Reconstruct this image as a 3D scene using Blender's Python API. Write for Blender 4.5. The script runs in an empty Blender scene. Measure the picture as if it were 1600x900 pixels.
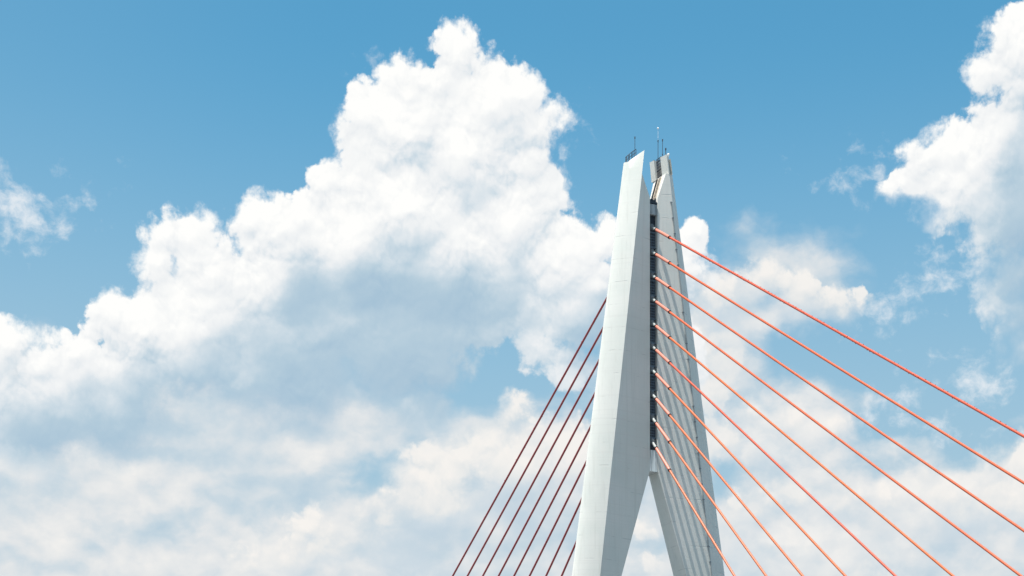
import bpy, bmesh, math, random
from mathutils import Vector, Matrix
C = bpy.context.scene
# ------------------------------------------------------------------ sky
SUN_DIR = Vector((-0.31, -0.055, 0.95)).normalized()
TH = math.radians(27.0)
FWD = Vector((math.sin(TH), math.cos(TH), 0.0))
RGT = Vector((math.cos(TH), -math.sin(TH), 0.0))
K = 35.15                       # sky units per radian
EXPO = 0.9
STR = 0.1
G = 1.0 / (STR * 2 ** EXPO)     # cloud radiance unit

world = bpy.data.worlds.new("World")
C.world = world
world.use_nodes = True
NT = world.node_tree
NT.nodes.clear()


class E:
    """a tiny expression layer over shader nodes"""
    def __init__(self, s): self.s = s
    def __add__(a, b): return M('ADD', a, b)
    def __radd__(a, b): return M('ADD', b, a)
    def __sub__(a, b): return M('SUBTRACT', a, b)
    def __rsub__(a, b): return M('SUBTRACT', b, a)
    def __mul__(a, b): return M('MULTIPLY', a, b)
    def __rmul__(a, b): return M('MULTIPLY', b, a)


def put(sock, v):
    if isinstance(v, E): NT.links.new(v.s, sock)
    else: sock.default_value = v


def M(op, a, b=None, c=None, clamp=False):
    n = NT.nodes.new('ShaderNodeMath'); n.operation = op; n.use_clamp = clamp
    for i, v in enumerate((a, b, c)):
        if v is not None: put(n.inputs[i], v)
    return E(n.outputs[0])


def V(op, a, b=None, c=None, scale=None):
    n = NT.nodes.new('ShaderNodeVectorMath'); n.operation = op
    for i, v in enumerate((a, b, c)):
        if v is not None: put(n.inputs[i], v)
    if scale is not None: put(n.inputs['Scale'], scale)
    return E(n.outputs['Value'] if op in ('LENGTH', 'DOT_PRODUCT', 'DISTANCE') else n.outputs['Vector'])


def sstep(x, lo, hi, a=0.0, b=1.0, kind='SMOOTHSTEP'):
    n = NT.nodes.new('ShaderNodeMapRange'); n.interpolation_type = kind
    for k_, v in (('Value', x), ('From Min', lo), ('From Max', hi), ('To Min', a), ('To Max', b)):
        put(n.inputs[k_], v)
    return E(n.outputs['Result'])


def noise(p, scale, detail, rough=0.55, color=False, dim='2D', lac=2.0):
    n = NT.nodes.new('ShaderNodeTexNoise'); n.noise_dimensions = dim
    put(n.inputs['Vector'], p)
    n.inputs['Scale'].default_value = scale; n.inputs['Detail'].default_value = detail
    n.inputs['Roughness'].default_value = rough; n.inputs['Lacunarity'].default_value = lac
    return E(n.outputs['Color' if color else 'Fac'])


def voro(p, scale, detail, rough=0.5, lac=2.1):
    n = NT.nodes.new('ShaderNodeTexVoronoi'); n.voronoi_dimensions = '2D'; n.feature = 'F1'; n.normalize = True
    put(n.inputs['Vector'], p)
    n.inputs['Scale'].default_value = scale; n.inputs['Detail'].default_value = detail
    n.inputs['Roughness'].default_value = rough; n.inputs['Lacunarity'].default_value = lac
    return E(n.outputs['Distance'])


def mixc(f, a, b):
    n = NT.nodes.new('ShaderNodeMix'); n.data_type = 'RGBA'; n.clamp_factor = True
    put(n.inputs['Factor'], f)
    for s, v in ((n.inputs[6], a), (n.inputs[7], b)):
        if isinstance(v, E): NT.links.new(v.s, s)
        else: s.default_value = (*v, 1.0)
    return E(n.outputs[2])


def ramp(x, stops):
    n = NT.nodes.new('ShaderNodeValToRGB'); cr = n.color_ramp
    while len(cr.elements) < len(stops): cr.elements.new(0.5)
    for el_, (pos, c) in zip(cr.elements, stops):
        el_.position = pos; el_.color = (*srgb(*c), 1)
    put(n.inputs[0], x)
    return E(n.outputs[0])


def srgb(r, g, b):
    return tuple((c / 255 / 12.92) if c <= 10 else ((c / 255 + 0.055) / 1.055) ** 2.4 for c in (r, g, b))


def sky_pos(x, y):
    """azimuth and elevation (in sky units) of a place in the sky given as offsets of a level line of sight"""
    u, v = (x - 800) / 3515.0, (1615 - y) / 3515.0
    return math.atan(u) * K, math.atan2(v, math.hypot(1, u)) * K


def sub_tree(name, fn, outs=('NodeSocketFloat',), ins=('NodeSocketVector',)):
    """a node group: fn(inputs) -> outputs"""
    global NT
    keep = NT
    g = bpy.data.node_groups.new(name, 'ShaderNodeTree')
    for i, t in enumerate(ins): g.interface.new_socket('i%d' % i, in_out='INPUT', socket_type=t)
    for i, t in enumerate(outs): g.interface.new_socket('o%d' % i, in_out='OUTPUT', socket_type=t)
    NT = g
    gi = g.nodes.new('NodeGroupInput'); go = g.nodes.new('NodeGroupOutput')
    r = fn(*[E(o) for o in gi.outputs[:len(ins)]])
    for i, x in enumerate(r if isinstance(r, (list, tuple)) else [r]): put(go.inputs[i], x)
    NT = keep
    return g


def use(g, *ps):
    n = NT.nodes.new('ShaderNodeGroup'); n.node_tree = g
    for i, p in enumerate(ps): put(n.inputs[i], p)
    r = [E(o) for o in n.outputs]
    return r[0] if len(r) == 1 else r


def field(p, blobs, k=0.16):
    """smooth union of ellipses: positive inside, like a distance in sky units"""
    acc = None
    for x, y, rx, ry in blobs:
        cx, cy = sky_pos(x, y); rx = rx / 100.0; ry = ry / 100.0 * 0.9
        l = V('LENGTH', V('MULTIPLY_ADD', p, (1 / rx, 1 / ry, 0), (-cx / rx, -cy / ry, 0)))
        r = min(rx, ry)
        e = M('MULTIPLY_ADD', l, -r, r)
        acc = e if acc is None else M('SMOOTH_MAX', acc, e, k)
    return acc


def near(blobs, box, margin):
    a0, a1, e0, e1 = box; got = []
    for b in blobs:
        b = tuple(b) + ((b[2],) if len(b) == 3 else ())
        cx, cy = sky_pos(b[0], b[1]); rx, ry = b[2] / 100 + margin, b[3] / 100 + margin
        dx = max(a0 - cx, 0, cx - a1) / rx; dy = max(e0 - cy, 0, cy - e1) / ry
        if dx * dx + dy * dy < 1: got.append(b)
    return got


MAIN = [(718,92,54),(752,120,48),(690,128,52),(664,122,44),(778,118,42),(765,165,85),(588,180,48),(640,140,46),(570,190,38),(815,150,50),(828,205,45),(640,215,100),
        (600,250,62),(735,240,115),(800,260,70),(512,305,48),(560,310,62),(470,340,48),(395,352,42),(432,365,62),(640,330,125),(800,350,105),(888,358,45),
        (868,410,90),(720,430,130),(560,410,125),(262,372,42),(300,368,42),(248,420,45),(330,430,75),(430,450,110),(182,500,46),(120,555,52),
        (66,575,50),(8,540,48),(-60,560,70),(225,520,80),(320,530,120),(60,660,110),(180,640,120),(460,560,150),(600,550,130),(672,580,72),(640,640,70),(832,478,50),(1500,300,70),
        (945,375,48),(930,450,60),(900,500,66),(888,560,48),(846,545,44),(690,640,50),(1070,382,28),(1088,360,20),(1086,394,24),(1060,425,55),(985,470,80),(860,170,26),(880,195,22,14),(1010,560,90),
        (1602,70,62),(1548,108,36),(1612,140,52),(1500,238,58),(1452,246,40),(1412,284,30,24),(1560,250,90),(1610,330,112),(1592,430,76),(1590,490,58),(1602,545,42),(1480,300,50,40),(1400,300,34,14),(1385,291,26,12)]
LOW = [(800,655,42),(762,700,60),(835,730,80),(700,750,66),(630,790,80),(560,830,80),(740,820,120),(480,880,70),(920,800,120),
       (100,720,380,150),(420,720,280,110),(560,700,100,60),(250,850,400,90),(0,850,260,110),(600,900,300,60),(-60,700,130),
       (1190,650,80,46),(1250,660,75,45),(1130,700,70,60),(1440,755,60,42),(1180,800,100,75),(1300,830,150,90),(1500,840,170,90),(1620,760,110,80),(1400,800,90,60),
       (1060,800,120,70),(1200,440,40,42),(1245,450,55,45),(1165,492,60,34),(1100,520,70,60),(1100,600,110,50),
       (1350,900,400,60)]
WISP = [(25,335,85,62),(105,318,50,32),(8,275,40,42),(60,300,50,30),(190,285,12,18),(1330,275,44,34),(1370,265,50,24),(1385,480,85,40),(1420,470,40,24),(1350,240,60,14),(1460,430,60,45),(1445,380,20,30),(1480,565,70,24),
        (1540,600,60,50),(900,205,22,40),(888,250,26,36),(868,285,34,18),(1390,240,50,16),(600,115,25,14),(1350,640,120,40),(1450,660,80,30)]
SHADE = [(560,565,230,85),(680,600,90,80),(400,650,330,75),(100,680,150,60),(480,480,60,70),(720,480,100,60),(620,470,100,80),(150,690,200,40),(1610,400,70,200),(960,530,80,60)]
SOFT = [(520,620,200,90),(620,680,130,50),(1430,335,40,20),(400,690,330,75),(100,730,200,60),(1610,480,60,120)]
CREAM = [(1500,800,160,80),(1250,820,140,70),(1430,745,70,36),(1230,660,80,40),(150,760,110,60),(60,740,80,40),(430,860,140,60),(180,890,260,36),(570,700,60,30),(260,520,120,60),(380,520,60,40)]
HOLES = [(778,592,52,42),(740,600,25,40),(585,748,56,36),(1370,560,80,40),(1260,540,60,30),(1480,650,90,30),(1080,620,40,60),(1130,730,30,50),(1540,690,60,20),(300,835,60,14)]
NEAR = [(800,652,42),(835,668,38),(762,692,50),(725,715,46),(672,722,42),(656,752,48),(612,815,46),(566,822,42),(700,800,105),(800,760,105),(482,832,42),(525,865,66),(450,885,50),(900,720,80),(620,870,95),(400,880,50,36),
        (1195,422,30),(1176,444,30),(1226,442,32),(1258,452,30),(1288,478,28),(1150,472,44),(1350,486,30),(1312,496,34),(1230,492,50),(1115,480,55),(1105,540,60),
        (1172,645,38),(1232,656,40),(1290,668,32),(1132,692,45),(1205,702,60),(1110,620,50),
        (1448,734,34),(1418,748,32),(1490,752,34),(1542,724,36),(1600,722,42),(1400,792,48),(1500,812,78),(1600,800,80),(1240,772,56),(1180,802,50),(1300,800,66),(1150,855,60),(1380,870,90,60),(1250,880,100,50),
        (1010,830,40,30),(990,880,60,30)]
NSHADE = [(700,850,160,60),(820,800,90,60),(520,900,90,30),(1180,500,90,30),(1330,515,90,20),(1200,720,80,26),(1500,840,170,50),(1250,840,140,50),(150,790,120,20)]

Ls = (-0.26, 0.965)


def off(p, d): return V('ADD', p, (Ls[0] * d, Ls[1] * d, 0))


def warp_fn(p):
    n1 = noise(p, 1.3, 2.0, 0.5, True); n2 = noise(p, 5.0, 3.0, 0.6, True)
    w = V('MULTIPLY_ADD', n1, (0.24, 0.24, 0), (-0.12, -0.12, 0))
    w2 = V('MULTIPLY_ADD', n2, (0.09, 0.09, 0), (-0.045, -0.045, 0))
    return V('ADD', V('ADD', p, w), w2)


G_WARP = sub_tree('air_warp', warp_fn, ('NodeSocketVector',))


def billow(q, detail=4.0):
    v = voro(q, 1.45, detail, 0.5, 2.25)
    return M('MULTIPLY', v, v)


def tile(box, idx, P0, col, far_a, far_c):
    """colour of the cloudy sky inside one box of azimuth and elevation"""
    P0 = V('ADD', P0, (1e-5 * (idx + 1), 0, 0))     # keeps every box's nodes its own, so that only one box is evaluated per ray
    clear = col; win = None
    if box[0] <= -9.5 or box[1] >= 9.5 or box[2] <= 5.5 or box[3] >= 16.5:      # cross-fade into the cloud of the rest of the sky
        a_ = M('ABSOLUTE', V('DOT_PRODUCT', P0, (1, 0, 0))); e_ = V('DOT_PRODUCT', P0, (0, 1, 0))
        win = sstep(a_, 8.2, 9.5, 1.0, 0.0) * sstep(e_, 5.5, 6.9) * sstep(e_, 15.2, 16.5, 1.0, 0.0)
    q0 = use(G_WARP, P0)
    fine = noise(P0, 4.5, 6.0, 0.62)
    broad = noise(P0, 1.1, 5.0, 0.55)
    w = near(WISP, box, 0.5)
    if w:
        e = field(V('ADD', q0, V('SCALE', V('SUBTRACT', q0, P0), scale=1.0)), w)
        n = noise(V('MULTIPLY', q0, (1.0, 1.25, 0)), 2.2, 8.0, 0.62)
        a = sstep(e * 0.9 + (n - 0.5) * 1.5, 0.02, 0.75)
        col = mixc(a * 0.85, col, glow(srgb(240, 243, 246)))
    w = near(LOW, box, 0.6)
    if w:
        e = field(q0, w, 0.3)
        n = noise(V('MULTIPLY', q0, (0.7, 1.15, 0)), 1.25, 7.0, 0.52)
        n1 = noise(V('MULTIPLY', off(q0, 0.25), (0.7, 1.15, 0)), 1.25, 3.0, 0.5)
        ho = near(HOLES, box, 0.6)
        if ho: e = e - M('MAXIMUM', field(q0, ho, 0.2) + 0.25, 0.0) * 1.6
        a = sstep(e + (n - 0.5) * 1.2, -0.55, 0.15)
        li = 0.45 + (n - n1) * 1.1 + (broad - 0.5) * 0.55
        cp = near(CREAM, box, 0.8)
        if cp: li = li + sstep(field(q0, cp, 0.3) + (n - 0.5) * 0.9, -0.45, 0.45) * 0.32
        c = ramp(li, [(0.0, (180, 204, 220)), (0.35, (203, 217, 226)), (0.7, (230, 232, 233)), (1.0, (247, 244, 240))])
        col = mixc(a * 0.92, col, glow(c))
    for kind, blobs, shade, stops in (
            ('low', NEAR, NSHADE, [(0.0, (184, 205, 220)), (0.35, (206, 219, 228)), (0.7, (234, 235, 234)), (1.0, (249, 245, 240))]),
            ('high', MAIN, SHADE, [(0.0, (160, 190, 212)), (0.25, (182, 205, 220)), (0.5, (212, 224, 232)), (0.72, (238, 241, 243)), (1.0, (255, 255, 253))])):
        w = near(blobs, box, 0.55)
        if not w: continue
        g = sub_tree('cloud_%s_%d' % (kind, idx), lambda p: field(p, w))
        e0 = use(g, q0)
        h = M('MULTIPLY_ADD', billow(q0), -1.2, e0 + 0.17) + (fine - 0.5) * sstep(broad, 0.38, 0.62, 0.12, 0.34)
        LB = 0.755 if kind == 'high' else 0.76
        bil = billow(q0, 3.0)
        s0 = M('MULTIPLY_ADD', bil, -0.9, e0)
        q1 = off(q0, 0.085); q2 = off(q0, 0.5)
        s1 = M('MULTIPLY_ADD', billow(q1, 3.0), -0.9, use(g, q1))
        s2 = M('MULTIPLY_ADD', billow(q2, 1.0), -0.9, use(g, q2))
        det = (s0 - s1) * 1.45 + (s0 - s2) * 0.30 + (fine - 0.5) * 0.05 + (broad - 0.5) * 0.24 - (bil - 0.10) * 0.42
        edge = sstep(broad, 0.35, 0.65, 0.08, 0.28) if kind == 'high' else M('MULTIPLY', sstep(broad, 0.36, 0.62, 0.14, 0.60), sstep(V('DOT_PRODUCT', P0, (0, 1, 0)), 9.3, 10.8, 1.0, 0.5))
        li = LB + det
        sh = near(shade, box, 0.8)
        if sh:
            b = sstep(field(q0, sh, 0.3) + (broad - 0.5) * 0.7, -0.40, 0.45)
            li = LB + det * (1.0 - b * 0.70) - b * 0.58
        so = near(SOFT, box, 0.8) if kind == 'high' else sh
        if so: edge = M('MULTIPLY_ADD', sstep(field(q0, so, 0.3) + (broad - 0.5) * 0.7, -0.40, 0.45), 0.75, edge)
        a = sstep(h, 0.0, edge)
        if kind == 'low': a = a * 0.9
        col = mixc(a, col, glow(ramp(li, stops)))
    if win: col = mixc(win, mixc(far_a, clear, far_c), col)
    return col


def glow_c(c): return tuple(x * G for x in srgb(*c))


tc = NT.nodes.new('ShaderNodeTexCoord')
dn = V('NORMALIZE', E(tc.outputs['Generated']))
fx = V('DOT_PRODUCT', dn, tuple(FWD)); rx_ = V('DOT_PRODUCT', dn, tuple(RGT)); dz = V('DOT_PRODUCT', dn, (0, 0, 1))
AZ = M('ARCTAN2', rx_, fx) * K
EL = M('ARCSINE', dz) * K
cmb = NT.nodes.new('ShaderNodeCombineXYZ'); put(cmb.inputs[0], AZ); put(cmb.inputs[1], EL)
P0 = E(cmb.outputs[0])

sky = NT.nodes.new('ShaderNodeTexSky'); sky.sky_type = 'NISHITA'; sky.sun_disc = False
sky.sun_elevation = math.asin(SUN_DIR.z); sky.sun_rotation = math.atan2(SUN_DIR.x, SUN_DIR.y)
sky.air_density = 1.0; sky.dust_density = 0.6; sky.ozone_density = 1.5
tint = NT.nodes.new('ShaderNodeMix'); tint.data_type = 'RGBA'; tint.blend_type = 'MULTIPLY'
tint.inputs['Factor'].default_value = 1
NT.links.new(sky.outputs[0], tint.inputs[6]); tint.inputs[7].default_value = (0.385, 0.845, 0.84, 1)
c_sky = E(tint.outputs[2])
c_sky = mixc(sstep(EL, 6.3, 15.1, 0.92, 0.0) + sstep(AZ, -9.0, -2.0, 0.10, 0.0), c_sky, glow_c((175, 201, 216)))


def glow(c):
    return V('SCALE', c, scale=G) if isinstance(c, E) else tuple(x * G for x in c)


def background(col):
    n = NT.nodes.new('ShaderNodeBackground'); n.inputs['Strength'].default_value = STR
    put(n.inputs['Color'], col)
    return E(n.outputs[0])


def mix_shader(f, a, b):
    n = NT.nodes.new('ShaderNodeMixShader')
    put(n.inputs[0], f); put(n.inputs[1], a); put(n.inputs[2], b)
    return E(n.outputs[0])


A_CUT = [-9.6, -6.4, -4.4, -2.7, -1.3, 0.2, 1.8, 3.4, 5.4, 7.0, 9.6]
E_CUT = [5.4, 8.3, 9.7, 11.2, 12.8, 16.6]


def columns(i0, i1, j0, j1):
    """binary tree of boxes: only the branch a ray looks at is worked out"""
    if i1 - i0 == 1 and j1 - j0 == 1:
        idx = i0 * 10 + j0; box = (A_CUT[i0], A_CUT[i1], E_CUT[j0], E_CUT[j1])
        g = sub_tree('sky_box_%d' % idx, lambda p, c, fa, fc: tile(box, idx, p, c, fa, fc), ('NodeSocketColor',), ('NodeSocketVector', 'NodeSocketColor', 'NodeSocketFloat', 'NodeSocketColor'))
        return background(use(g, P0, c_sky, FAR_A, FAR_C))
    if i1 - i0 > 1:
        m = (i0 + i1) // 2
        return mix_shader(M('GREATER_THAN', AZ, A_CUT[m]), columns(i0, m, j0, j1), columns(m, i1, j0, j1))
    m = (j0 + j1) // 2
    return mix_shader(M('GREATER_THAN', EL, E_CUT[m]), columns(i0, i1, j0, m), columns(i0, i1, m, j1))


# the rest of the sky: broken fair-weather cloud all round
pw = V('MULTIPLY', dn, (1.0, 1.0, 1.5))
ng = noise(pw, 5.0, 7.0, 0.58, dim='3D')
nu = noise(V('ADD', pw, (-0.01, 0.0, 0.04)), 5.0, 3.0, 0.58, dim='3D')
FAR_A = sstep(ng, 0.50, 0.62) * 0.92
FAR_C = glow(ramp(0.62 + (ng - nu) * 4.0 - (ng - 0.55) * 1.6, [(0.0, (186, 207, 221)), (0.4, (212, 224, 231)), (0.75, (240, 242, 242)), (1.0, (253, 252, 250))]))
inner = columns(0, len(A_CUT) - 1, 0, len(E_CUT) - 1)
outer = background(mixc(FAR_A, c_sky, FAR_C))
inside = M('MULTIPLY', M('COMPARE', AZ, 0.0, 9.6), M('COMPARE', EL, 11.0, 5.6))
out = NT.nodes.new('ShaderNodeOutputWorld')
NT.links.new(mix_shader(inside, outer, inner).s, out.inputs[0])
world.cycles.sampling_method = 'MANUAL'; world.cycles.sample_map_resolution = 256
C.cycles.use_adaptive_sampling = True; C.cycles.adaptive_threshold = 0.012; C.cycles.adaptive_min_samples = 16
# ------------------------------------------------------------------ materials
def new_mat(name):
    global NT
    m = bpy.data.materials.new(name); m.use_nodes = True
    NT = m.node_tree; NT.nodes.clear()
    b = NT.nodes.new('ShaderNodeBsdfPrincipled'); o = NT.nodes.new('ShaderNodeOutputMaterial')
    NT.links.new(b.outputs[0], o.inputs[0])
    return m, b


def obj_pos():
    return E(NT.nodes.new('ShaderNodeNewGeometry').outputs['Position'])


def mixlin(f, a, b):
    return mixc(f, a, b)


def bump(b, h, strength, dist):
    n = NT.nodes.new('ShaderNodeBump'); n.inputs['Strength'].default_value = strength; n.inputs['Distance'].default_value = dist
    put(n.inputs['Height'], h); NT.links.new(n.outputs[0], b.inputs['Normal'])


def concrete(name, base, streak=0.14, joint=3.45):
    m, b = new_mat(name)
    p = obj_pos()
    sep = NT.nodes.new('ShaderNodeSeparateXYZ'); put(sep.inputs[0], p)
    z = E(sep.outputs[2])
    big = noise(p, 0.16, 4.0, 0.55, dim='3D')
    runs = noise(V('MULTIPLY', p, (2.2, 2.2, 0.07)), 1.0, 5.0, 0.6, dim='3D')
    boards = noise(V('MULTIPLY', p, (0.02, 0.02, 2.4)), 1.0, 3.0, 0.65, dim='3D')
    zz = z + (noise(p, 0.25, 1.0, dim='3D') - 0.5) * 0.12
    fr = M('PINGPONG', zz, joint / 2)
    line = sstep(fr, 0.02, 0.09, 1.0, 0.0)
    part = sstep(noise(V('MULTIPLY', p, (0.5, 0.5, 0.28)), 1.0, 2.0, dim='3D'), 0.48, 0.64)
    line = line * part
    fine = noise(p, 6.0, 4.0, 0.6, dim='3D')
    c = mixc(sstep(big, 0.3, 0.7), base, tuple(x * k for x, k in zip(base, (0.90, 0.935, 0.93))))
    c = mixc(sstep(runs, 0.50, 0.75) * streak * 3.0, c, tuple(x * k for x, k in zip(base, (0.74, 0.75, 0.73))))
    c = mixc(sstep(boards, 0.52, 0.66) * 0.35, c, tuple(x * 0.86 for x in base))
    c = mixc(line * 0.42, c, tuple(x * k for x, k in zip(base, (0.50, 0.52, 0.53))))
    put(b.inputs['Base Color'], c)
    b.inputs['Roughness'].default_value = 0.62
    bump(b, (boards * 0.6 + fine * 0.3) - line, 0.35, 0.03)
    return m


def paint(name, base, rough=0.4, dirt=0.25, scale=1.0, metal=0.0):
    m, b = new_mat(name)
    p = obj_pos()
    n = noise(p, 1.3 * scale, 5.0, 0.6, dim='3D')
    c = mixc(sstep(n, 0.45, 0.72) * dirt * 2, base, tuple(x * 0.6 for x in base))
    put(b.inputs['Base Color'], c)
    b.inputs['Roughness'].default_value = rough; b.inputs['Metallic'].default_value = metal
    bump(b, n, 0.15, 0.01)
    return m


def streaked(name, base, dark):
    m, b = new_mat(name)
    p = obj_pos()
    n = noise(V('MULTIPLY', p, (5.0, 5.0, 0.18)), 1.0, 4.0, 0.6, dim='3D')
    put(b.inputs['Base Color'], mixc(sstep(n, 0.42, 0.62), base, dark))
    b.inputs['Roughness'].default_value = 0.7
    return m


m_white = concrete('white_painted_concrete', (0.678, 0.662, 0.622))
m_beam = streaked('streaked_concrete', (0.74, 0.76, 0.75), (0.38, 0.40, 0.40))
m_cream = streaked('rain_stained_concrete', (0.66, 0.58, 0.47), (0.40, 0.31, 0.22))
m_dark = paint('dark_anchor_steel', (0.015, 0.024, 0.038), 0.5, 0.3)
m_bar = paint('galvanised_bar', (0.12, 0.155, 0.20), 0.5, 0.25)
m_black = paint('black_rubber', (0.012, 0.012, 0.014), 0.55, 0.1)
m_pipe = paint('pale_pipe', (0.33, 0.35, 0.35), 0.5, 0.3)
m_grey = streaked('grey_sheet_metal', (0.42, 0.44, 0.45), (0.22, 0.24, 0.25))
m_block = paint('grey_anchor_block', (0.17, 0.18, 0.19), 0.8, 0.3)
m_rod = paint('dark_rod', (0.05, 0.055, 0.07), 0.5, 0.1)
m_ball = paint('white_lamp', (0.8, 0.8, 0.8), 0.4, 0.05)
m_salmon = paint('salmon_sleeve', (0.60, 0.20, 0.14), 0.45, 0.10)
m_or = [paint('orange_cable_%d' % i, c, 0.42, 0.12, 0.6) for i, c in enumerate(
    [(0.52, 0.075, 0.030), (0.54, 0.095, 0.029), (0.56, 0.112, 0.026)])]
m_red_shade = paint('shaded_red_cable', (0.34, 0.048, 0.050), 0.45, 0.12, 0.6)  # left fan: cable orange darkened and reddened, shade put into the base colour

# ------------------------------------------------------------------ mesh helpers
ZC = 10.0        # eye height over the ground
COL = C.collection


def link(name, bm, mat, parent=None, smooth=None):
    me = bpy.data.meshes.new(name)
    bmesh.ops.recalc_face_normals(bm, faces=bm.faces)
    bm.to_mesh(me); bm.free()
    me.materials.append(mat)
    if smooth is not None:
        for p in me.polygons: p.use_smooth = True
        me.set_sharp_from_angle(angle=math.radians(smooth))
    o = bpy.data.objects.new(name, me); COL.objects.link(o)
    if parent: o.parent = parent
    return o


def empty(name, label, cat, group=None, loc=(0, 0, 0)):
    o = bpy.data.objects.new(name, None); COL.objects.link(o); o.location = loc
    o['label'] = label; o['category'] = cat
    if group: o['group'] = group
    return o


def box(bm, x0, x1, y0, y1, z0, z1):
    vs = [bm.verts.new((x, y, z)) for x in (x0, x1) for y in (y0, y1) for z in (z0, z1)]
    for f in ((0, 1, 3, 2), (4, 6, 7, 5), (0, 4, 5, 1), (2, 3, 7, 6), (0, 2, 6, 4), (1, 5, 7, 3)):
        bm.faces.new([vs[i] for i in f])
    return vs


def tube(bm, a, b, ra, rb=None, n=12):
    a, b = Vector(a), Vector(b); rb = ra if rb is None else rb
    d = (b - a).normalized()
    u = d.cross(Vector((0, 0, 1)) if abs(d.z) < 0.95 else Vector((1, 0, 0))).normalized(); w = d.cross(u)
    A, B = [], []
    for k in range(n):
        t = 2 * math.pi * k / n; o = u * math.cos(t) + w * math.sin(t)
        A.append(bm.verts.new(a + o * ra)); B.append(bm.verts.new(b + o * rb))
    for k in range(n): bm.faces.new((A[k], A[(k + 1) % n], B[(k + 1) % n], B[k]))
    bm.faces.new(A[::-1]); bm.faces.new(B)


def ball(bm, c, r):
    bmesh.ops.create_uvsphere(bm, u_segments=10, v_segments=6, radius=r, matrix=Matrix.Translation(c))


# ------------------------------------------------------------------ the pylon
H, WI = 0.662, 1.31
Z_SEP, Z_NOTCH, Z_CAP, Z_TOP = 83.5, 123.9, 127.7, 130.45


def par(z):
    t = (z - 70) / 60.0
    return 9.3797 - 7.3559 * t, 2.4757 - 0.5435 * t, 3.4852 - 1.5122 * t - 0.016 * t * t    # ridge x, ridge half depth, bulge


def inner_x(z, sign=1):
    xr = par(z)[0]
    if z < Z_SEP: return H + 0.315 * (Z_SEP - z)
    if z <= Z_NOTCH: return H
    if sign < 0: return min(H + (par(126.9)[0] - H) * (z - Z_NOTCH) / (126.9 - Z_NOTCH), xr - 0.012)
    if z <= Z_CAP: return H + (par(Z_CAP)[0] - 0.50 - H) * (z - Z_NOTCH) / (Z_CAP - Z_NOTCH)
    return xr + 0.55


def section(z, n=18, gap=True):
    xr, wr, b = par(z); xi = inner_x(z, 1 if gap else -1)
    wi = WI + max(0.0, Z_SEP - z) * 0.030
    if z > Z_CAP: si = wr - 0.02; xi = xr + (0.55 if gap else -0.012)
    elif z > Z_NOTCH: si = WI + (wr - WI) * (xi - H) / (xr - H)
    else: si = min(wi, wr - 0.05)
    nose = min(0.45, max(-0.42, 0.37 - 0.82 * (z - 70) / 60.0))
    arc = []
    for k in range(n + 1):
        a = 1 - 2 * k / n; t = math.copysign(abs(a) ** 1.5, a)
        arc.append((xr + b * (1 - abs(t) ** 1.38), wr * t + nose * (1 - t * t)))
    if z > Z_CAP and gap:     # above the cap line the inner side is set back between the parapets
        arc[0] = (xr + 0.55, wr); arc[-1] = (xr + 0.55, -wr)
        arc = [(max(x, xr + 0.55), s) for x, s in arc]
        arc = [arc[0]] + arc[1:-1] + [arc[-1]]
        return [(xr + 0.55, si - 0.05)] + arc + [(xr + 0.55, -si + 0.05)]
    return [(xi, si)] + arc + [(xi, -si)]


def leg(sign, parent):
    bm = bmesh.new()
    zs = [-ZC, 5, 20, 35, 50, 60, 68, 74, 79, 82, Z_SEP, 90, 97, 104, 111, 117, Z_NOTCH, 125.2, 126.9, Z_CAP, Z_CAP + 0.001, 129.0, Z_TOP]
    rings = []
    for z in zs:
        pts = section(z, gap=sign > 0)
        if z == Z_TOP:
            xr = par(z)[0]
            rings.append([bm.verts.new((sign * x, -s, z + ZC - 0.85 * max(0, x - xr))) for x, s in pts])
        else:
            rings.append([bm.verts.new((sign * x, -s, z + ZC)) for x, s in pts])
    n = len(rings[0])
    for a, b in zip(rings, rings[1:]):
        for k in range(n):
            bm.faces.new((a[k], a[(k + 1) % n], b[(k + 1) % n], b[k]))
    bm.faces.new(rings[0]); bm.faces.new(rings[-1])
    o = link('leg', bm, m_white, parent, 24)
    for s0, s1 in ((0.5, None), (None, -0.95)) if sign > 0 else ():      # the two parapet blocks either side of the ladder gap
        bm = bmesh.new(); v = []
        for z in (Z_CAP - 0.12, Z_TOP + 0.05):
            xr, wr, _ = par(z); a = s0 if s0 is not None else -wr; b = s1 if s1 is not None else wr
            if s0 is not None: loop = ((xr - 0.45 + 0.17 * a, a), (xr + 0.56, a), (xr + 0.56, 0.68 * b), (xr + 0.004, b), (xr - 0.45 + 0.17 * b, b))
            else: loop = ((xr + 0.56, b), (xr - 0.45 + 0.17 * b, b), (xr - 0.45 + 0.17 * a, a), (xr + 0.004, a), (xr + 0.56, 0.87 * a))
            for x, s in loop: v.append(bm.verts.new((sign * x, -s, z + ZC)))
        bm.faces.new(v[:5]); bm.faces.new(v[5:])
        for k in range(5): bm.faces.new((v[k], v[(k + 1) % 5], v[5 + (k + 1) % 5], v[5 + k]))
        link('parapet', bm, m_white, parent)
    return o


pylon = empty('bridge_pylon', 'white concrete A-shaped bridge pylon with orange and shaded red cables anchored in its slot', 'bridge tower')
leg(-1, pylon); leg(1, pylon)

bm = bmesh.new()
v = []
for z, s in ((Z_SEP - 0.15, WI + 0.0), (86.55, WI - 0.10)):
    for x, y in ((-H - 0.004, -s), (H + 0.004, -s), (H + 0.004, s), (-H - 0.004, s)):
        kx = 1.0 if z > 84 else 1.07
        v.append(bm.verts.new((x * kx, y, z + ZC)))
for f in ((3, 2, 1, 0), (4, 5, 6, 7), (0, 1, 5, 4), (1, 2, 6, 5), (2, 3, 7, 6), (3, 0, 4, 7)): bm.faces.new([v[i] for i in f])
link('cross_beam', bm, m_beam, pylon)

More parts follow.
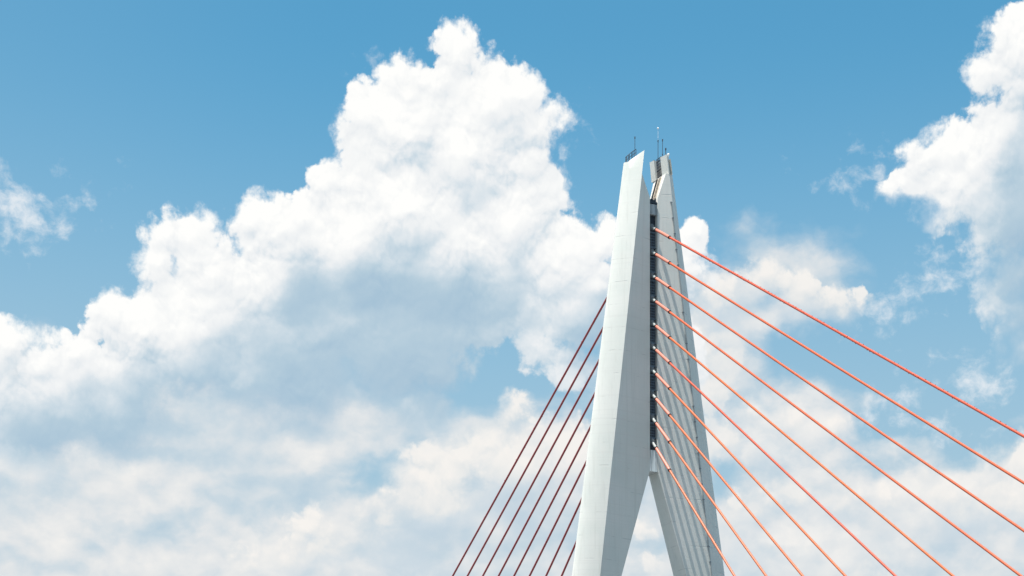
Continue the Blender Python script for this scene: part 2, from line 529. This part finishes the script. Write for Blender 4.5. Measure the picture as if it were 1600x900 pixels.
bm = bmesh.new(); box(bm, -0.655, 0.655, -0.62, 0.62, 86.6 + ZC, 123.1 + ZC)
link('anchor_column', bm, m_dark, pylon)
bm = bmesh.new()
box(bm, -0.60, 0.60, -1.22, -0.65, 121.5 + ZC, 123.0 + ZC)
for k in range(5): box(bm, -0.5 + k * 0.23, -0.44 + k * 0.23, -1.26, -1.222, 121.6 + ZC, 122.95 + ZC)
link('access_hatch', bm, m_grey, pylon)
bm = bmesh.new()
box(bm, -0.64, 0.64, -1.26, 1.26, 123.12 + ZC, 123.35 + ZC)
for k in range(6): box(bm, -0.56 + k * 0.2, -0.47 + k * 0.2, -1.2 + 0.1 * (k % 2), -0.9, 123.36 + ZC, 123.65 + 0.18 * (k % 3) + ZC)
link('bracket_beam', bm, m_dark, pylon)

RIGHT = [(120.18, .6054, 132.4), (116.56, .6259, 122.3), (113.10, .6501, 112.4), (109.66, .6738, 103.4), (106.12, .7101, 93.1), (102.68, .7533, 83.2),
         (99.23, .8065, 73.4), (95.68, .8686, 64.1), (92.25, .9512, 54.9), (88.80, 1.0664, 45.8)]
LEFT = [(120.79, .5945, 135.9), (117.52, .6160, 125.8), (114.01, .6390, 115.8), (110.59, .6692, 105.5), (107.29, .7045, 95.5), (103.92, .7460, 85.7),
        (101.13, .8243, 74.2), (98.09, .9082, 64.0)]


def cage_mesh(side):
    bm = bmesh.new()
    y = 1.02 * side
    def bar(x0, x1, z0, z1, yy=y, t=0.03): box(bm, x0, x1, yy - t, yy + t, z0, z1)
    for z in (-0.80, -1.22, -1.62, -2.02, -2.42, -2.78): bar(-0.60, 0.42, z - 0.028, z + 0.028)
    for k in range(4): bar(-0.57 + k * 0.31, -0.515 + k * 0.31, -2.9, -0.75, y - 0.05 * side, 0.028)
    box(bm, -0.62, 0.5, min(y, y - 0.36 * side), max(y, y - 0.36 * side), -0.70, -0.58)
    box(bm, -0.62, 0.62, min(y, y - 0.36 * side), max(y, y - 0.36 * side), -2.98, -2.88)
    return bm


rng = random.Random(4)
proto = {}
for side, cables in ((-1, RIGHT), (1, LEFT)):
    for i, (z0, t, S) in enumerate(cables):
        za = z0 - t * 1.0 + ZC
        if side == -1 and i == 9: pass
        elif side not in proto:
            proto[side] = link('maintenance_cage', cage_mesh(side), m_bar, pylon); proto[side].location = (0, 0, za)
        else:
            c = proto[side].copy(); COL.objects.link(c); c.parent = pylon; c.location = (0, 0, za)
        bm = bmesh.new()
        tube(bm, (0, 0.5 * side, z0 - t * 0.5 + ZC), (0, 1.0 * side, z0 - t * 1.0 + ZC), 0.5, 0.40, 10)
        link('anchor_block', bm, m_block, pylon, 40)

# rainwater channel and conduits running down the inner slope of each leg
for sgn in (1,):
    def slope_pt(z, s, lift): return (sgn * (inner_x(z) - lift), -s, z + ZC)
    def strip(s0, s1, lift0, lift1):
        bm = bmesh.new()
        z0, z1 = Z_NOTCH + 0.15, Z_CAP - 0.14
        v = [bm.verts.new(slope_pt(z, s, l)) for z in (z0, z1) for s, l in ((s0, lift0), (s1, lift0), (s1, lift1), (s0, lift1))]
        for f in ((3, 2, 1, 0), (4, 5, 6, 7), (0, 1, 5, 4), (1, 2, 6, 5), (2, 3, 7, 6), (3, 0, 4, 7)): bm.faces.new([v[i] for i in f])
        return bm
    link('rain_channel', strip(-0.72, 0.75, -0.05, 0.03), m_cream, pylon)
    link('cable_tray', strip(-0.70, -0.36, 0.031, 0.16), m_black, pylon)
    for s in (0.0, 0.36):
        link('conduit', strip(s, s + 0.09, 0.031, 0.10), m_rod, pylon)
    # ladder cage filling the gap between the parapets
    bm = bmesh.new()
    x0 = par(Z_CAP)[0] - 0.3; x1 = par(Z_TOP)[0] - 0.2
    for k in range(7):
        s = -0.9 + k * 0.225
        tube(bm, (sgn * x0, -s, Z_CAP - 0.1 + ZC), (sgn * x1, -s, Z_TOP + 0.25 + ZC), 0.035, n=6)
    for k in range(8):
        f = k / 7.0; z = Z_CAP - 0.05 + f * (Z_TOP + 0.25 - Z_CAP); x = x0 + (x1 - x0) * f
        tube(bm, (sgn * x, 0.95, z + ZC), (sgn * x, -0.5, z + ZC), 0.04 if k % 3 else 0.07, n=6)
    link('ladder_cage', bm, m_rod, pylon)
# railing round the far corner of each top
for sgn in (-1, 1):
    bm = bmesh.new()
    xr, wr, _ = par(Z_TOP)
    arc = [(x, s) for x, s in section(Z_TOP, gap=False)[1:-1] if s < (0.1 if sgn < 0 else -0.7)]
    arc += [(xr + 0.5, -wr), (xr + 0.14, -wr), (xr + 0.14, -1.2), (xr + 0.14, -0.5)] if sgn < 0 else []
    pts = [(sgn * (x - 0.12), -s * 0.95, Z_TOP + ZC - 0.85 * (x - xr)) for x, s in arc]
    up = 1.1 if sgn < 0 else 0.5
    for k, p in enumerate(pts):
        if k % 2 == 0 or k > len(pts) - 5: tube(bm, p, (p[0], p[1], p[2] + up), 0.035, n=6)
    for a, b in zip(pts, pts[1:]):
        for dz in (up, up * 0.55): tube(bm, (a[0], a[1], a[2] + dz), (b[0], b[1], b[2] + dz), 0.045 if dz == up else 0.03, n=6)
    link('railing', bm, m_rod, pylon)

# drainpipe and brackets beside the right ridge
bm = bmesh.new()
zs = [20 + k * 2.3 for k in range(46)]
def ridge_pt(z, inward, lift):
    xr, wr, _ = par(z); xi = inner_x(z); f = inward / (xr - min(xi, xr - 0.3))
    return Vector((xr - inward, -(wr - (wr - WI) * min(f, 1)) - lift, z + ZC))
for a, b in zip(zs, zs[1:]):
    tube(bm, ridge_pt(a, 0.22, 0.06), ridge_pt(b, 0.22, 0.06), 0.085, n=8)
for z in zs[1::1]:
    if rng.random() < 0.75:
        p = ridge_pt(z, 0.22, 0.05)
        bk = bmesh.new(); box(bk, p.x - 0.15, p.x + 0.15, p.y - 0.12, p.y + 0.06, p.z - 0.04, p.z + 0.04)
        link('pipe_bracket', bk, m_bar, pylon)
link('drainpipe', bm, m_pipe, pylon, 40)

# rods on the top
def rod(x, y, z0, z1, r, tip, z_white=None):
    a = Vector((x, y, z0)); b = Vector((x, y, z1)); mid = b
    if z_white: mid = Vector((x, y, z_white))
    bm = bmesh.new()
    tube(bm, a, mid, r, r * 0.9, 8)
    tube(bm, mid - Vector((0, 0, 0.3)), mid, tip, tip, 8)
    tube(bm, a + Vector((0, 0, 0.9)), a + Vector((0, 0, 1.1)), r * 1.8, n=8)
    o = link('lightning_rod', bm, m_rod, pylon)
    if z_white:
        bm = bmesh.new(); tube(bm, mid, b, 0.022, 0.018, 6); link('rod_tip', bm, m_ball, o)
        bm = bmesh.new(); ball(bm, b, 0.15); link('rod_ball', bm, m_ball, o)


rod(-1.95, 0.90, 139.40, 143.44, 0.042, 0.08)
rod(1.57, 0.10, 139.17, 145.04, 0.045, 0.08, 143.27)
rod(2.17, -0.20, 140.12, 143.42, 0.042, 0.085)
rod(2.31, -0.90, 140.76, 141.86, 0.06, 0.1)
bm = bmesh.new(); p = Vector((2.60, -1.20, 140.85)); ball(bm, p, 0.2); tube(bm, p - Vector((0, 0, 0.9)), p, 0.06, n=6); link('aviation_light', bm, m_ball, pylon, 60)

# ------------------------------------------------------------------ the stay cables
LABELS_R = ['topmost orange cable on the right, rough with small clips along it', 'second orange cable from the top on the right of the pylon',
            'third orange cable from the top on the right of the pylon', 'fourth orange cable from the top on the right of the pylon',
            'fifth orange cable from the top on the right of the pylon', 'fifth orange cable from the bottom on the right of the pylon',
            'fourth orange cable from the bottom on the right of the pylon', 'third orange cable from the bottom on the right of the pylon',
            'second lowest orange cable on the right, above the lowest one', 'lowest and steepest orange cable on the right, anchored just above the cross beam']
LABELS_L = ['topmost and longest shaded red cable behind the left leg', 'second shaded red cable from the top, left of the pylon',
            'third shaded red cable from the top, left of the pylon', 'fourth shaded red cable from the top, left of the pylon',
            'fourth shaded red cable from the bottom, left of the pylon', 'third shaded red cable from the bottom, left of the pylon',
            'second lowest shaded red cable, left of the pylon', 'lowest and shortest visible shaded red cable behind the left leg']
DECK_Z = 40.0


def stay(side, i, z0, t, S, label, group, mat):
    a = Vector((0, 0.55 * side, z0 - t * 0.55 + ZC))
    root = empty('stay_cable', label, 'cable', group, a)
    inv = Matrix.Translation(-a)
    def P(s): return Vector((0, s * side, z0 - t * s + ZC))
    def piece(name, segs, m):
        bm = bmesh.new()
        for s0, s1, r in segs: tube(bm, P(s0), P(s1), r, n=14)
        bm.transform(inv)
        return link(name, bm, m, root, 40)
    S1 = (z0 - DECK_Z) / t
    k = math.sqrt(1 + t * t)
    piece('cable_sheath', [(5.7, S1, 0.165)], mat)
    piece('sleeve', [(2.0, 5.82, 0.225)], m_salmon if side < 0 else m_red_shade)
    piece('guide_pipe', [(0.55, 1.98, 0.21)], m_pipe)
    piece('collar', [(1.93, 2.06, 0.29)], m_black)
    piece('collar', [(5.80, 5.92, 0.262)], m_black)
    if i == 0:
        d = (P(9) - P(8)).normalized(); u = Vector((1, 0, 0)); w = d.cross(u)
        if w.z < 0: w = -w
        s, end = (6.6, 86.0) if side < 0 else (14.0, 56.0)
        while s < end:
            ang = rng.choice([rng.uniform(-0.5, 0.5), rng.uniform(-0.5, 0.5), rng.uniform(2.7, 3.5), rng.uniform(-1.6, 1.6)])
            o = w * math.cos(ang) + u * math.sin(ang)
            c = P(s) - a; h = rng.uniform(0.175, 0.210)
            bm = bmesh.new(); tube(bm, c + o * 0.12 - d * 0.07, c + o * h + d * 0.05, rng.uniform(0.045, 0.07), n=6)
            link('cable_clip', bm, m_salmon if side < 0 and rng.random() < 0.6 else mat, root)
            s += rng.uniform(0.6, 1.15)
    return root


for i, (z0, t, S) in enumerate(RIGHT):
    stay(-1, i, z0, t, S, LABELS_R[i], 'orange stay cables fanning out to the right', m_or[0 if i in (0, 5) else 1 if i < 4 else 2])
for i, (z0, t, S) in enumerate(LEFT):
    stay(1, i, z0, t, S, LABELS_L[i], 'shaded red stay cables fanning out behind the left leg', m_red_shade)

# ------------------------------------------------------------------ the setting under the frame
m_ground = paint('river_bank', (0.155, 0.17, 0.18), 0.9, 0.3, 0.02)
m_road = paint('asphalt', (0.05, 0.05, 0.05), 0.9, 0.2, 0.3)
bm = bmesh.new(); vs = [bm.verts.new((x, y, 0)) for x, y in ((-9000, -9000), (9000, -9000), (9000, 9000), (-9000, 9000))]; bm.faces.new(vs)
g = link('ground', bm, m_ground); g['kind'] = 'structure'
bm = bmesh.new(); box(bm, -12.5, 12.5, -190, 300, DECK_Z - 2.6 + ZC, DECK_Z + ZC)
g = link('road', bm, m_road); g['kind'] = 'structure'

# ------------------------------------------------------------------ light and camera
sd = bpy.data.lights.new('sun', 'SUN'); sd.energy = 4.2; sd.angle = math.radians(0.5); sd.color = (1.0, 0.95, 0.87)
so = bpy.data.objects.new('sun', sd); COL.objects.link(so); so.rotation_euler = SUN_DIR.to_track_quat('Z', 'Y').to_euler(); so.location = (-60, -20, 300)

cam_d = bpy.data.cameras.new('camera'); cam = bpy.data.objects.new('camera', cam_d); COL.objects.link(cam)
cam.location = -FWD * (3515.0 / 10.5) - RGT * 20.4284
cam.location.z = ZC
cam.rotation_euler = (math.pi / 2, 0, -TH)
cam_d.sensor_width = 36; cam_d.lens = 3515 / 1600 * 36; cam_d.shift_y = (1615 - 450) / 1600
cam_d.clip_end = 20000
C.camera = cam
vs_ = C.view_settings
vs_.view_transform = 'Standard'; vs_.look = 'None'; vs_.exposure = EXPO; vs_.gamma = 1.0; vs_.use_curve_mapping = False
